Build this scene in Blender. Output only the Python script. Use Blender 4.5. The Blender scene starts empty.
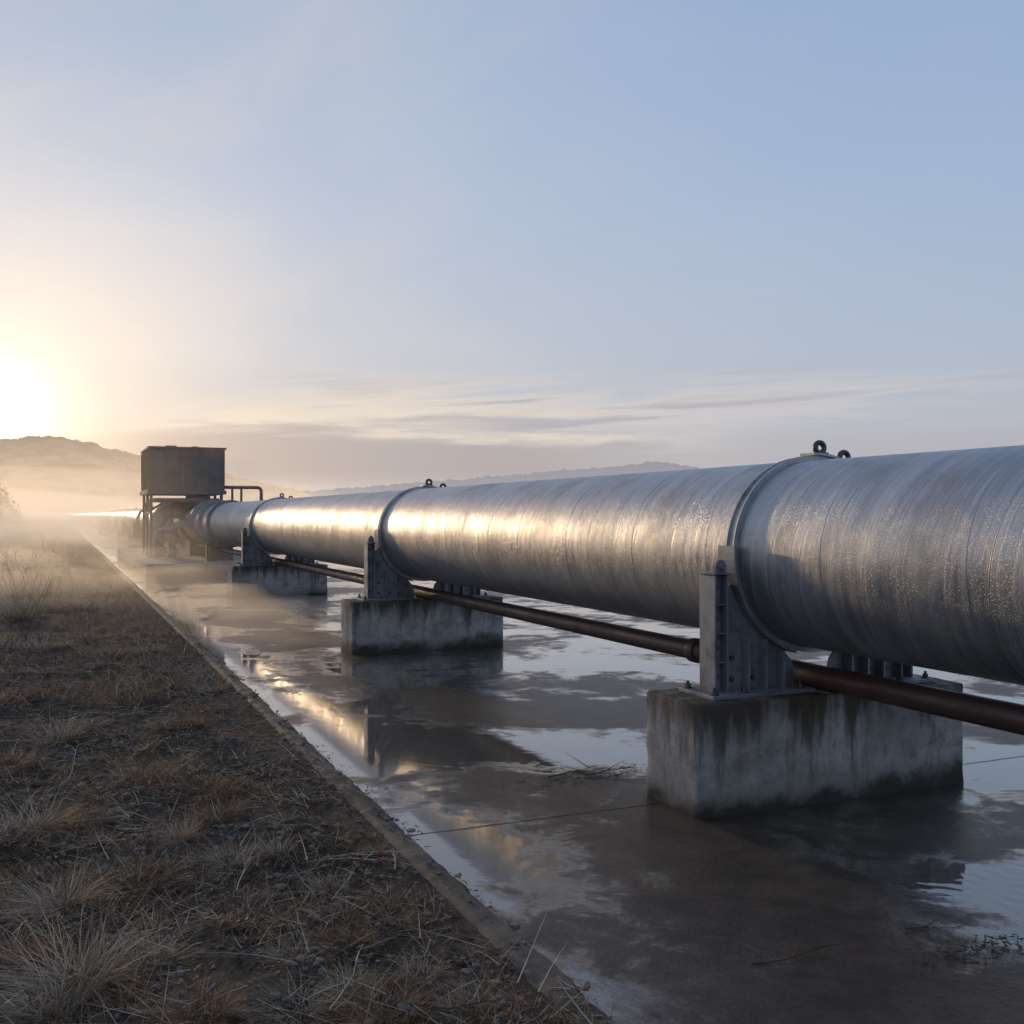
import bpy, bmesh, math, random
import numpy as np
from mathutils import Vector, Matrix, noise
random.seed(7); np.random.seed(7)
scene = bpy.context.scene
COL = scene.collection
A = math.radians(23.55); SA, CA = math.sin(A), math.cos(A)
F = 1037.0; H = 1.6
SUN_AZ = math.radians(-5.5); SUN_EL = math.radians(6.0)
def px2g(px, py, z=.1):
    w = F*(H-z)/(py-515); u = (px-512)/F*w
    return u*CA+w*SA, w*CA-u*SA

# ------------------------------------------------------------ node helpers
class NT:
    def __init__(s, tree): s.t = tree; s.n = tree.nodes; s.l = tree.links
    def link(s, a, b): s.l.new(a, b)
    def new(s, typ, **kw):
        nd = s.n.new(typ)
        for k, v in kw.items(): setattr(nd, k, v)
        return nd
    def put(s, sock, v):
        if hasattr(v, 'is_linked') or isinstance(v, bpy.types.NodeSocket): s.l.new(v, sock)
        else: sock.default_value = v
    def math(s, op, a, b=None, c=None, clamp=False):
        nd = s.new('ShaderNodeMath', operation=op); nd.use_clamp = clamp
        s.put(nd.inputs[0], a)
        if b is not None: s.put(nd.inputs[1], b)
        if c is not None: s.put(nd.inputs[2], c)
        return nd.outputs[0]
    def vmath(s, op, a, b=None):
        nd = s.new('ShaderNodeVectorMath', operation=op)
        s.put(nd.inputs[0], a)
        if b is not None: s.put(nd.inputs[1], b)
        return nd
    def noise(s, vec, scale, detail=4, rough=0.5, dist=0.0):
        nd = s.new('ShaderNodeTexNoise'); s.put(nd.inputs['Vector'], vec)
        nd.inputs['Scale'].default_value = scale; nd.inputs['Detail'].default_value = detail
        nd.inputs['Roughness'].default_value = rough; nd.inputs['Distortion'].default_value = dist
        return nd.outputs['Fac']
    def rng(s, v, a, b, c=0.0, d=1.0, smooth=True):
        nd = s.new('ShaderNodeMapRange'); nd.interpolation_type = 'SMOOTHSTEP' if smooth else 'LINEAR'
        s.put(nd.inputs[0], v)
        for i, x in enumerate((a, b, c, d)): s.put(nd.inputs[i+1], x)
        return nd.outputs[0]
    def mix(s, f, a, b, blend='MIX'):
        nd = s.new('ShaderNodeMix', data_type='RGBA', blend_type=blend)
        s.put(nd.inputs[0], f)
        for i, v in ((6, a), (7, b)):
            if isinstance(v, tuple) and len(v) == 3: v = v + (1.0,)
            s.put(nd.inputs[i], v)
        return nd.outputs[2]
    def scale(s, vec, sc):
        nd = s.new('ShaderNodeMapping'); s.put(nd.inputs[0], vec); nd.inputs['Scale'].default_value = sc
        return nd.outputs[0]
    def bump(s, h, strength, dist=0.01, normal=None):
        nd = s.new('ShaderNodeBump'); s.put(nd.inputs['Height'], h)
        nd.inputs['Strength'].default_value = strength; nd.inputs['Distance'].default_value = dist
        if normal is not None: s.put(nd.inputs['Normal'], normal)
        return nd.outputs[0]

def new_mat(name):
    m = bpy.data.materials.new(name); m.use_nodes = True
    nt = NT(m.node_tree); b = m.node_tree.nodes['Principled BSDF']
    return m, nt, b
def coords(nt, world=True):
    if world: return nt.new('ShaderNodeNewGeometry').outputs['Position']
    return nt.new('ShaderNodeTexCoord').outputs['Object']
def sep(nt, v):
    nd = nt.new('ShaderNodeSeparateXYZ'); nt.put(nd.inputs[0], v); return nd.outputs

# ------------------------------------------------------------ materials
m_pipe, n, b = new_mat('aluminium_cladding')
p = coords(n); s = sep(n, p)
ang = n.math('ARCTAN2', n.math('SUBTRACT', s[0], 4.01), n.math('SUBTRACT', s[2], 1.376))
ysp = n.math('ADD', s[1], n.math('MULTIPLY', ang, 0.07))
cb = n.new('ShaderNodeCombineXYZ'); n.put(cb.inputs[0], n.math('MULTIPLY', s[0], .7)); n.put(cb.inputs[1], n.math('MULTIPLY', ysp, 14.0)); n.put(cb.inputs[2], n.math('MULTIPLY', s[2], .7))
st1 = n.noise(cb.outputs[0], 1.3, 6, 0.62)
cb2 = n.new('ShaderNodeCombineXYZ'); n.put(cb2.inputs[0], n.math('MULTIPLY', s[0], 1.5)); n.put(cb2.inputs[1], n.math('MULTIPLY', ysp, 90.0)); n.put(cb2.inputs[2], n.math('MULTIPLY', s[2], 1.5))
st2 = n.noise(cb2.outputs[0], 1.0, 3, 0.55)
blot = n.noise(p, 2.2, 7, 0.68)
dent = n.noise(n.scale(p, (1.8, 2.6, 1.8)), 1.0, 3, 0.5)
fine = n.noise(p, 140, 3, 0.7)
def seam(period, off, wd):
    a = n.math('FRACT', n.math('DIVIDE', n.math('ADD', ysp, off+100), period))
    a = n.math('ABSOLUTE', n.math('SUBTRACT', a, 0.5))
    return n.rng(a, wd*0.3/period, wd/period, 1.0, 0.0)
broken = n.rng(n.noise(n.scale(p, (2.5, 2.5, 2.5)), 1.0, 4), .38, .62, .1, .8)
seams = n.math('MAXIMUM', n.math('MULTIPLY', seam(0.24, 0.1, .0034), .8), n.math('MULTIPLY', n.math('MAXIMUM', seam(0.08, .05, .0024), seam(.12, .03, .0026)), broken))
def drops(scale, a, b_):
    vor = n.new('ShaderNodeTexVoronoi'); n.put(vor.inputs['Vector'], p); vor.inputs['Scale'].default_value = scale
    return n.rng(vor.outputs['Distance'], a, b_, 1.0, 0.0)
dm = n.rng(n.noise(p, 4, 6, 0.75), 0.34, 0.56, .15, 1)
dropmask = n.math('MULTIPLY', n.math('MAXIMUM', drops(85, .08, .26), n.math('MULTIPLY', drops(170, .1, .35), .6)), dm)
c = n.mix(n.rng(st1, 0.3, 0.7), (0.33, 0.34, 0.36), (0.50, 0.505, 0.52))
c = n.mix(n.math('MULTIPLY', n.rng(st2, 0.45, 0.7), .45), c, (0.26, 0.27, 0.29))
c = n.mix(n.math('MULTIPLY', n.rng(blot, 0.46, 0.70), 0.45), c, (0.21, 0.21, 0.23))
c = n.mix(n.math('MULTIPLY', seams, 0.6), c, (0.12, 0.12, 0.13))
n.link(c, b.inputs['Base Color'])
b.inputs['Metallic'].default_value = 0.85
r = n.math('ADD', n.rng(st1, 0.25, 0.75, 0.35, 0.49), n.rng(blot, 0.3, 0.75, -0.05, 0.14))
n.link(r, b.inputs['Roughness'])
hh = n.math('ADD', n.math('MULTIPLY', st2, 0.25), n.math('ADD', n.math('MULTIPLY', st1, 0.8), n.math('MULTIPLY', fine, 0.10)))
b0 = n.bump(dent, 0.24, 0.05)
b1 = n.bump(n.math('SUBTRACT', hh, n.math('MULTIPLY', seams, .3)), 0.36, 0.005, b0)
b2 = n.bump(dropmask, 0.5, 0.0028, b1)
n.link(b2, b.inputs['Normal'])

def steel(name, col, rough, metal, dirt=(0.09, 0.07, 0.05), dscale=6):
    m, n, b = new_mat(name); p = coords(n)
    a = n.noise(p, dscale, 6, 0.65); f = n.noise(p, 45, 3, 0.6)
    c = n.mix(n.rng(a, 0.45, 0.75), col, dirt)
    c = n.mix(n.math('MULTIPLY', f, 0.4), c, tuple(x*0.6 for x in col))
    n.link(c, b.inputs['Base Color']); b.inputs['Metallic'].default_value = metal
    n.link(n.rng(a, 0.3, 0.8, rough, min(1, rough+0.3)), b.inputs['Roughness'])
    n.link(n.bump(f, 0.25, 0.003), b.inputs['Normal'])
    return m
m_ring = steel('galvanised_ring', (0.48, 0.49, 0.51), 0.40, 0.85, (0.27, 0.26, 0.25))
m_brk = steel('galvanised_bracket', (0.27, 0.28, 0.30), 0.5, 0.4, (0.13, 0.12, 0.11))
m_bolt = steel('dark_bolt_steel', (0.12, 0.115, 0.11), 0.4, 0.8)
m_rust = steel('red_oxide_paint', (0.078, 0.036, 0.030), 0.36, 0.0, (0.04, 0.024, 0.02), 5)
m_house = steel('weathered_sheet_steel', (0.17, 0.148, 0.125), 0.7, 0.05, (0.10, 0.08, 0.062), 2)

def concrete(name, base, dark, wetbase=True):
    m, n, b = new_mat(name); p = coords(n); s = sep(n, p)
    big = n.noise(p, 2.6, 8, 0.70); sm = n.noise(p, 28, 5, 0.7); mid_ = n.noise(p, 8, 6, .7)
    streak = n.noise(n.scale(p, (7, 7, 0.9)), 1.0, 6, 0.68)
    c = n.mix(n.rng(big, 0.35, 0.65), base, dark)
    c = n.mix(n.math('MULTIPLY', n.rng(sm, 0.4, 0.75), 0.55), c, tuple(x*0.55 for x in base))
    if wetbase:
        c = n.mix(n.math('MULTIPLY', n.rng(mid_, .48, .68), .6), c, (0.14, .125, .105))
        edge = n.math('ADD', s[2], n.math('MULTIPLY', n.math('SUBTRACT', streak, 0.5), 0.95))
        c = n.mix(n.rng(edge, 0.34, 0.64), c, (0.065, 0.052, 0.040))
        foot = n.math('ADD', s[2], n.math('MULTIPLY', n.math('SUBTRACT', big, 0.5), 0.5))
        c = n.mix(n.rng(foot, 0.015, 0.18, 0.95, 0.0), c, (0.03, 0.028, 0.020))
        c = n.mix(n.math('MULTIPLY', n.rng(streak, 0.52, 0.68), 0.7), c, (0.085, 0.07, 0.054))
    n.link(c, b.inputs['Base Color'])
    n.link(n.rng(big, 0.3, 0.7, 0.9, 0.7), b.inputs['Roughness'])
    b.inputs['Specular IOR Level'].default_value = 0.25
    v = n.new('ShaderNodeTexVoronoi'); n.put(v.inputs['Vector'], p); v.inputs['Scale'].default_value = 22
    pits = n.rng(v.outputs['Distance'], 0.0, 0.2, -0.5, 0.0)
    hh = n.math('ADD', n.math('MULTIPLY', sm, .7), n.math('ADD', n.math('MULTIPLY', big, 1.2), pits))
    n.link(n.bump(hh, 0.45, 0.008), b.inputs['Normal'])
    return m
m_conc = concrete('stained_concrete', (0.41, 0.40, 0.38), (0.22, 0.21, 0.19))
m_kerb = concrete('kerb_concrete', (0.155, 0.122, 0.095), (0.065, 0.052, 0.041), False)

# wet slab
m_wet, n, b = new_mat('wet_concrete'); p = coords(n); s = sep(n, p)
big = n.noise(n.scale(p, (1.0, 0.75, 1.0)), 0.62, 7, 0.56, 0.7)
med = n.noise(p, 3.2, 8, 0.72, 0.4); fin = n.noise(p, 40, 5, 0.7)
pv = n.math('ADD', n.math('MULTIPLY', big, 0.70), n.math('MULTIPLY', med, 0.30))
xw = n.math('ADD', s[0], n.math('MULTIPLY', n.math('SUBTRACT', n.noise(p, .9, 4, .6), .5), 1.6))
pv = n.math('ADD', pv, n.rng(xw, 1.5, 2.4, .085, .006))
dp = n.vmath('DISTANCE', n.scale(p, (1.2, .5, 1)), (2.75*1.2, 4.3*.5, 0)).outputs['Value']
pv = n.math('ADD', pv, n.rng(dp, .3, 1.3, -.07, 0))
dp2 = n.vmath('DISTANCE', n.scale(p, (1.3, .5, 1)), (2.35*1.3, 5.6*.5, 0)).outputs['Value']
pv = n.math('ADD', pv, n.rng(dp2, .1, .9, -.05, 0))
pud = n.rng(pv, 0.450, 0.535)
c = n.mix(n.rng(med, 0.3, 0.7), (0.036, 0.025, 0.018), (0.088, 0.063, 0.046))
c = n.mix(n.math('MULTIPLY', n.rng(fin, 0.45, 0.7), 0.5), c, (0.022, 0.016, 0.012))
def joint(sock, period, off, w):
    a = n.math('FRACT', n.math('DIVIDE', n.math('ADD', sock, off), period))
    a = n.math('ABSOLUTE', n.math('SUBTRACT', a, 0.5))
    return n.rng(a, w*0.5/period, w*1.3/period, 1.0, 0.0)
wob = n.math('MULTIPLY', n.math('SUBTRACT', med, 0.5), 0.05)
jj = joint(n.math('ADD', s[1], wob), 7.02, 7.02*0.5-4.95+7.02, 0.012)
c = n.mix(jj, c, (0.006, 0.005, 0.004))
b.inputs['Roughness'].default_value = 0.6
n.link(c, b.inputs['Base Color'])
b.inputs['Specular IOR Level'].default_value = 0.2
ripple = n.noise(n.scale(p, (1, 1.0, 1)), 6, 4, 0.5, 0.8)
rmask = n.rng(n.noise(p, .5, 2), .4, .65, .3, 1)
def rings(rx, ry, k, amp):
    dd = n.vmath('DISTANCE', n.vmath('ADD', p, n.vmath('MULTIPLY', n.new('ShaderNodeTexNoise').outputs['Color'], (0, 0, 0)).outputs[0]).outputs[0], (rx, ry, 0)).outputs['Value']
    dd = n.math('ADD', dd, n.math('MULTIPLY', n.math('SUBTRACT', ripple, .5), .05))
    return n.math('MULTIPLY', n.math('SINE', n.math('MULTIPLY', dd, 70)), n.math('MULTIPLY', n.math('POWER', 2.718, n.math('MULTIPLY', dd, -k)), amp))
rp_ = n.math('ADD', rings(*px2g(955, 915, 0), 2.0, .10), rings(*px2g(1015, 870, 0), 3.0, .10))
hgt = n.math('ADD', n.math('MULTIPLY', n.math('SUBTRACT', 1.0, pud), n.math('ADD', n.math('MULTIPLY', fin, 0.9), n.math('MULTIPLY', med, 1.3))), n.math('MULTIPLY', n.math('MULTIPLY', ripple, rmask), 0.24))
hgt = n.math('ADD', hgt, rp_)
bm_ = n.bump(hgt, 0.27, 0.012)
n.link(n.bump(fin, 0.5, 0.01), b.inputs['Normal'])
gl = n.new('ShaderNodeBsdfGlossy'); n.link(bm_, gl.inputs['Normal'])
n.link(n.mix(pud, (0.80, .75, .71), (0.95, 0.95, 0.95)), gl.inputs['Color'])
n.link(n.rng(pud, 0, 1, 0.20, 0.045), gl.inputs['Roughness'])
fr = n.new('ShaderNodeFresnel'); fr.inputs['IOR'].default_value = 1.68; n.link(bm_, fr.inputs['Normal'])
mx = n.new('ShaderNodeMixShader')
fac = n.math('MULTIPLY', fr.outputs[0], n.rng(pud, 0, 1, 0.34, 1.35), clamp=True)
n.link(n.math('MULTIPLY', fac, n.math('SUBTRACT', 1.0, n.math('MULTIPLY', jj, .8))), mx.inputs[0])
n.link(b.outputs[0], mx.inputs[1]); n.link(gl.outputs[0], mx.inputs[2])
n.link(mx.outputs[0], m_wet.node_tree.nodes['Material Output'].inputs['Surface'])

# soil
m_soil, n, b = new_mat('dry_soil'); p = coords(n)
a1 = n.noise(p, 1.7, 6, 0.6); a2 = n.noise(p, 14, 6, 0.7); a3 = n.noise(p, 90, 4, 0.7)
c = n.mix(n.rng(a1, 0.35, 0.65), (0.060, 0.043, 0.031), (0.145, 0.104, 0.073))
c = n.mix(n.rng(a2, 0.45, 0.66), c, (0.028, 0.021, 0.017))
c = n.mix(n.math('MULTIPLY', n.rng(a3, 0.52, 0.72), 0.8), c, (0.28, 0.235, 0.19))
n.link(c, b.inputs['Base Color']); b.inputs['Roughness'].default_value = 0.95
b.inputs['Specular IOR Level'].default_value = 0.1
n.link(n.bump(n.math('ADD', a2, n.math('MULTIPLY', a3, 0.5)), 1.0, 0.03), b.inputs['Normal'])

def grass_mat(name, transl=0.2):
    m, n, b = new_mat(name)
    at = n.new('ShaderNodeAttribute'); at.attribute_name = 'tint'
    n.link(at.outputs['Color'], b.inputs['Base Color']); b.inputs['Roughness'].default_value = 0.7
    b.inputs['Specular IOR Level'].default_value = 0.15
    tr = n.new('ShaderNodeBsdfTranslucent'); n.link(at.outputs['Color'], tr.inputs['Color'])
    mx = n.new('ShaderNodeMixShader'); mx.inputs[0].default_value = transl
    n.link(b.outputs[0], mx.inputs[1]); n.link(tr.outputs[0], mx.inputs[2])
    n.link(mx.outputs[0], m.node_tree.nodes['Material Output'].inputs['Surface'])
    return m
m_grass = grass_mat('dead_grass')
m_twig, n, b = new_mat('dead_twig'); p = coords(n)
n.link(n.mix(n.noise(p, 40, 4), (0.04, 0.03, 0.024), (0.11, 0.085, 0.065)), b.inputs['Base Color']); b.inputs['Roughness'].default_value = 0.9; b.inputs['Specular IOR Level'].default_value = .1
m_pale, n, b = new_mat('pale_twig'); p = coords(n)
n.link(n.mix(n.noise(p, 40, 4), (0.2, 0.175, 0.15), (0.45, 0.41, 0.36)), b.inputs['Base Color']); b.inputs['Roughness'].default_value = 0.8
m_stone, n, b = new_mat('gravel'); p = coords(n)
n.link(n.mix(n.noise(p, 25, 4), (0.05, 0.042, 0.035), (0.29, 0.255, 0.22)), b.inputs['Base Color']); b.inputs['Roughness'].default_value = 0.9

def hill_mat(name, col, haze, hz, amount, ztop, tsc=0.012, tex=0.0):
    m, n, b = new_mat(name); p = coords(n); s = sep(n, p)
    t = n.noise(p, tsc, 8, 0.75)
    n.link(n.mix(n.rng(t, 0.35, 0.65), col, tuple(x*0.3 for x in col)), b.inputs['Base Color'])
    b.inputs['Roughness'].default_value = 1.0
    em = n.new('ShaderNodeEmission')  # aerial haze painted in as emission, thicker and paler towards the foot
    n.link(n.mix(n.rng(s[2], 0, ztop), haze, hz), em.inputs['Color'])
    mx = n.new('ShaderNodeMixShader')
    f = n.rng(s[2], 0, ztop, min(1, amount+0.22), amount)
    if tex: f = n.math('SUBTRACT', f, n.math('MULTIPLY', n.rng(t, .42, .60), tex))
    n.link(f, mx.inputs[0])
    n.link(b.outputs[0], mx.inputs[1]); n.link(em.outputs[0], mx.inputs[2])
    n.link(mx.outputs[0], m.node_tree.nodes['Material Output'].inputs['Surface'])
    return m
m_hillA = hill_mat('hillside_painted_haze', (0.13, 0.11, 0.08), (0.80, 0.60, 0.42), (0.45, 0.345, 0.26), 0.92, 85, 0.05, 0.14)
m_hillB = hill_mat('far_ridge_painted_haze', (0.10, 0.10, 0.10), (0.44, 0.41, 0.41), (0.35, 0.34, 0.375), 0.95, 110)

# ------------------------------------------------------------ mesh helpers
def finish(name, me, mat=None, parent=None, loc=(0, 0, 0), smooth=False, **props):
    o = bpy.data.objects.new(name, me); COL.objects.link(o)
    if mat: me.materials.append(mat)
    o.location = loc
    if parent: o.parent = parent
    if smooth:
        for pl in me.polygons: pl.use_smooth = True
    for k, v in props.items(): o[k] = v
    return o
def from_bm(name, bm, mat, parent=None, loc=(0, 0, 0), smooth=False, **props):
    me = bpy.data.meshes.new(name); bmesh.ops.recalc_face_normals(bm, faces=bm.faces[:]); bm.to_mesh(me); bm.free()
    return finish(name, me, mat, parent, loc, smooth, **props)
def empty(name, loc, **props):
    o = bpy.data.objects.new(name, None); COL.objects.link(o); o.location = loc; o.empty_display_size = 0.2
    for k, v in props.items(): o[k] = v
    return o
def add_box(bm, x0, x1, y0, y1, z0, z1, bev=0.0):
    t = bmesh.new(); r = bmesh.ops.create_cube(t, size=1.0)
    for v in t.verts:
        v.co = Vector(((x0+x1)/2+v.co.x*(x1-x0), (y0+y1)/2+v.co.y*(y1-y0), (z0+z1)/2+v.co.z*(z1-z0)))
    if bev > 0: bmesh.ops.bevel(t, geom=t.edges[:], offset=bev, segments=2, affect='EDGES', profile=0.6)
    me = bpy.data.meshes.new('tmp'); t.to_mesh(me); t.free(); bm.from_mesh(me); bpy.data.meshes.remove(me)
def add_cyl(bm, p0, p1, r, segs=16, r2=None):
    p0 = Vector(p0); p1 = Vector(p1); d = p1-p0
    M = Matrix.Translation((p0+p1)/2) @ d.to_track_quat('Z', 'Y').to_matrix().to_4x4()
    bmesh.ops.create_cone(bm, cap_ends=True, cap_tris=False, segments=segs, radius1=r, radius2=r if r2 is None else r2, depth=d.length, matrix=M)
def add_tube(bm, pts, r, segs=14):
    pts = [Vector(q) for q in pts]; prev = None
    for i, q in enumerate(pts):
        t = (pts[min(i+1, len(pts)-1)]-pts[max(i-1, 0)]).normalized()
        up = Vector((0, 1, 0)) if abs(t.y) < .9 else Vector((1, 0, 0))
        u = t.cross(up).normalized(); v = t.cross(u)
        ring = [bm.verts.new(q+u*r*math.cos(2*math.pi*k/segs)+v*r*math.sin(2*math.pi*k/segs)) for k in range(segs)]
        if prev:
            for k in range(segs): bm.faces.new((prev[k], prev[(k+1) % segs], ring[(k+1) % segs], ring[k]))
        else: bm.faces.new(ring)
        prev = ring
    bm.faces.new(list(reversed(prev)))
def add_prism(bm, pts, y0, y1):
    a = [bm.verts.new((x, y0, z)) for x, z in pts]; b_ = [bm.verts.new((x, y1, z)) for x, z in pts]
    bm.faces.new(a); bm.faces.new(list(reversed(b_)))
    k = len(pts)
    for i in range(k): bm.faces.new((a[i], a[(i+1) % k], b_[(i+1) % k], b_[i]))
def revolve(profile, segs, cx=0, cz=0):
    vs = []; fs = []
    for (y, r) in profile:
        for i in range(segs):
            a = 2*math.pi*i/segs
            vs.append((cx+r*math.sin(a), y, cz+r*math.cos(a)))
    for j in range(len(profile)-1):
        for i in range(segs):
            i2 = (i+1) % segs
            fs.append((j*segs+i, j*segs+i2, (j+1)*segs+i2, (j+1)*segs+i))
    return vs, fs
def mesh_data(name, vs, fs):
    me = bpy.data.meshes.new(name); me.from_pydata(vs, [], fs); me.update(); return me
def auto_smooth(me, ang=35):
    bm = bmesh.new(); bm.from_mesh(me); bmesh.ops.recalc_face_normals(bm, faces=bm.faces[:])
    for f in bm.faces: f.smooth = True
    for e in bm.edges:
        if len(e.link_faces) == 2 and e.calc_face_angle(0) > math.radians(ang): e.smooth = False
    bm.to_mesh(me); bm.free()

# ------------------------------------------------------------ ground
def fbm(x, y, sc, o=4):
    return noise.fractal(Vector((x*sc, y*sc, 3.1)), 1.0, 2.0, o)
def sstep(a, b, x):
    t = max(0, min(1, (x-a)/(b-a))); return t*t*(3-2*t)
SX1, SY0, SY1 = 9.5, -20.0, 120.0
def gz(x, y):
    if x > 1.47:
        if x < 9.6 and -21 < y < 121: return -0.3
        if x < 12: return 0.0
        return 0.0+0.25*fbm(x, y, 0.02, 3)*sstep(12, 40, x)
    edge = sstep(1.44, 0.9, x)
    z = 0.082+0.10*sstep(0.6, -3, x)+0.030*edge*fbm(x, y, 1.3)
    if abs(x) < 10 and y < 30: z += (edge*0.022+.003)*fbm(x, y, 7, 4)+(.004+.005*edge)*fbm(x, y, 21, 2)
    z += 0.25*sstep(-3, -20, x)+0.3*sstep(-20, -90, x)*fbm(x, y, 0.05, 3)
    z += 0.12*sstep(0.5, -1.5, x)*max(0, fbm(x, y, 0.25, 3))
    return z
xs = [-3000, -1800, -1000, -600, -350, -200, -120, -80, -50, -35, -25, -18, -13, -10, -8, -6.5, -5.2, -4.2, -3.4, -2.8, -2.3, -1.9]
x = -1.6
while x < 1.44: xs.append(x); x += 0.030
xs += [1.45, 1.50, 9.55, 9.7, 12, 16, 22, 30, 40, 60, 90, 140, 220, 400, 700, 1200, 2000, 3200]
ys = [-400, -150, -60, -30, -21.1, -20.9, -12, -6, -3, -1, 0, 1]
y = 1.6
while y < 9: ys.append(y); y += 0.030
st = 0.035
while y < 3600:
    ys.append(y); st = min(st*1.035, 200); y += st
ys = sorted(ys+[120.9, 121.1])
G = []
for yy in ys:
    for xx in xs: G.append((xx, yy, gz(xx, yy)))
nx = len(xs)
GF = [(j*nx+i, j*nx+i+1, (j+1)*nx+i+1, (j+1)*nx+i) for j in range(len(ys)-1) for i in range(nx-1)]
finish('ground', mesh_data('ground', G, GF), m_soil, smooth=True, kind='structure')

me = mesh_data('wet_slab', [(1.531, SY0, 0), (SX1, SY0, 0), (SX1, SY1, 0), (1.531, SY1, 0), (1.531, SY0, -.25), (SX1, SY0, -.25), (SX1, SY1, -.25), (1.531, SY1, -.25)],
               [(0, 1, 2, 3), (0, 4, 5, 1), (1, 5, 6, 2), (2, 6, 7, 3), (3, 7, 4, 0)])
finish('wet_concrete_apron', me, m_wet, kind='structure')
vs = []; fs = []
yy = -20.0; rows = 0
while yy < 120:
    j2 = 0.007*fbm(9, yy, 6, 3); k = 0.018*fbm(5, yy, 1.5, 4)+.008*fbm(7, yy, 9, 2)
    bev = 0.018+0.03*abs(fbm(12, yy, 5, 3))
    vs += [(1.40, yy, -0.3), (1.40, yy, 0.085+j2), (1.43, yy, 0.098+j2), (1.53+k-bev, yy, 0.098+j2*0.5), (1.53+k, yy, 0.098-bev), (1.54+k*.5, yy, 0.03), (1.535, yy, -0.3)]
    rows += 1; yy += 0.04 if yy > 0 and yy < 16 else 0.4
fs = [(r*7+i, r*7+i+1, (r+1)*7+i+1, (r+1)*7+i) for r in range(rows-1) for i in range(6)]
finish('kerb', mesh_data('kerb', vs, fs), m_kerb, smooth=False, kind='structure')

# ------------------------------------------------------------ hills
def ridge(name, D, pts, mat, depth, rough, seed, amp=.10):
    N = 900
    azs = [A+math.atan((px-512)/F) for px, _ in pts]
    hs = [H+(515-py)/F*D*math.cos(math.atan((px-512)/F)) for px, py in pts]
    V = []; rows_ = 14
    for i in range(N+1):
        az = azs[0]+(azs[-1]-azs[0])*i/N
        h = float(np.interp(az, azs, hs))
        for r in range(rows_+1):
            t = r/rows_*2-1
            d = D+depth*t
            sh = 1-abs(t)
            sh = sh*sh*(3-2*sh)
            X = d*math.sin(az); Y = d*math.cos(az)
            z = h*sh*(1+amp*noise.fractal(Vector((X/depth*3, Y/depth*3, seed)), 1, 2, 4)*(0.3+abs(t)))
            z += rough*noise.fractal(Vector((X*0.07, Y*0.07, seed)), 0.6, 2, 5)*sh
            V.append((X, Y, z-2*(1-sh)))
    k = rows_+1
    Fc = [(i*k+r, i*k+r+1, (i+1)*k+r+1, (i+1)*k+r) for i in range(N) for r in range(rows_)]
    finish(name, mesh_data(name, V, Fc), mat, smooth=True, kind='structure')
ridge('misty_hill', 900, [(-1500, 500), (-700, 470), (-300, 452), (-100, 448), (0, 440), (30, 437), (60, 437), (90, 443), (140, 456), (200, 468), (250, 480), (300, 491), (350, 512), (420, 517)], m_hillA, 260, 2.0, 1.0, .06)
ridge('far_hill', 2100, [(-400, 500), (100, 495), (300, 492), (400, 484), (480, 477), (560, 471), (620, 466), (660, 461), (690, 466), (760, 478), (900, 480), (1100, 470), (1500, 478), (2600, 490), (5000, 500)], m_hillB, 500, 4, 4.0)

# ------------------------------------------------------------ supports
PX, PZ, PR = 4.01, 1.376, 0.54
SUP = [4.60, 11.62, 20.67, 44.0, 54.0, 64.0, 74.0, 84.0, 96.0]
BW = 1.88; BD = 0.53; BH = 0.60

def block_mesh(seed):
    bm = bmesh.new()
    add_box(bm, -BW/2, BW/2, 0, BD, -0.05, BH, 0.02)
    bmesh.ops.subdivide_edges(bm, edges=[e for e in bm.edges if e.calc_length() > 0.3], cuts=14, use_grid_fill=True)
    for v in bm.verts:
        q = v.co*6+Vector((seed*7, 0, 0))
        k = noise.fractal(q, 1, 2, 4)
        ed = 1 if (abs(abs(v.co.x)-BW/2) < .03) + (min(abs(v.co.y), abs(v.co.y-BD)) < .03) + (abs(v.co.z-BH) < .03) >= 2 else 0.3
        v.co += Vector((noise.noise(q*1.3), noise.noise(q*1.7+Vector((5, 5, 5))), 0.5*k))*0.013*ed
    me = bpy.data.meshes.new('concrete_block'); bmesh.ops.recalc_face_normals(bm, faces=bm.faces[:]); bm.to_mesh(me); bm.free(); me.materials.append(m_conc)
    auto_smooth(me, 40)
    return me
bmA = [block_mesh(i) for i in range(3)]
for i, y0 in enumerate(SUP):
    o = bpy.data.objects.new('concrete_block', bmA[i % 3]); COL.objects.link(o); o.location = (PX, y0, 0)
    o['label'] = 'stained grey concrete plinth standing in shallow water under the pipeline'; o['category'] = 'concrete block'; o['group'] = 'concrete plinths under the pipeline'

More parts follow.
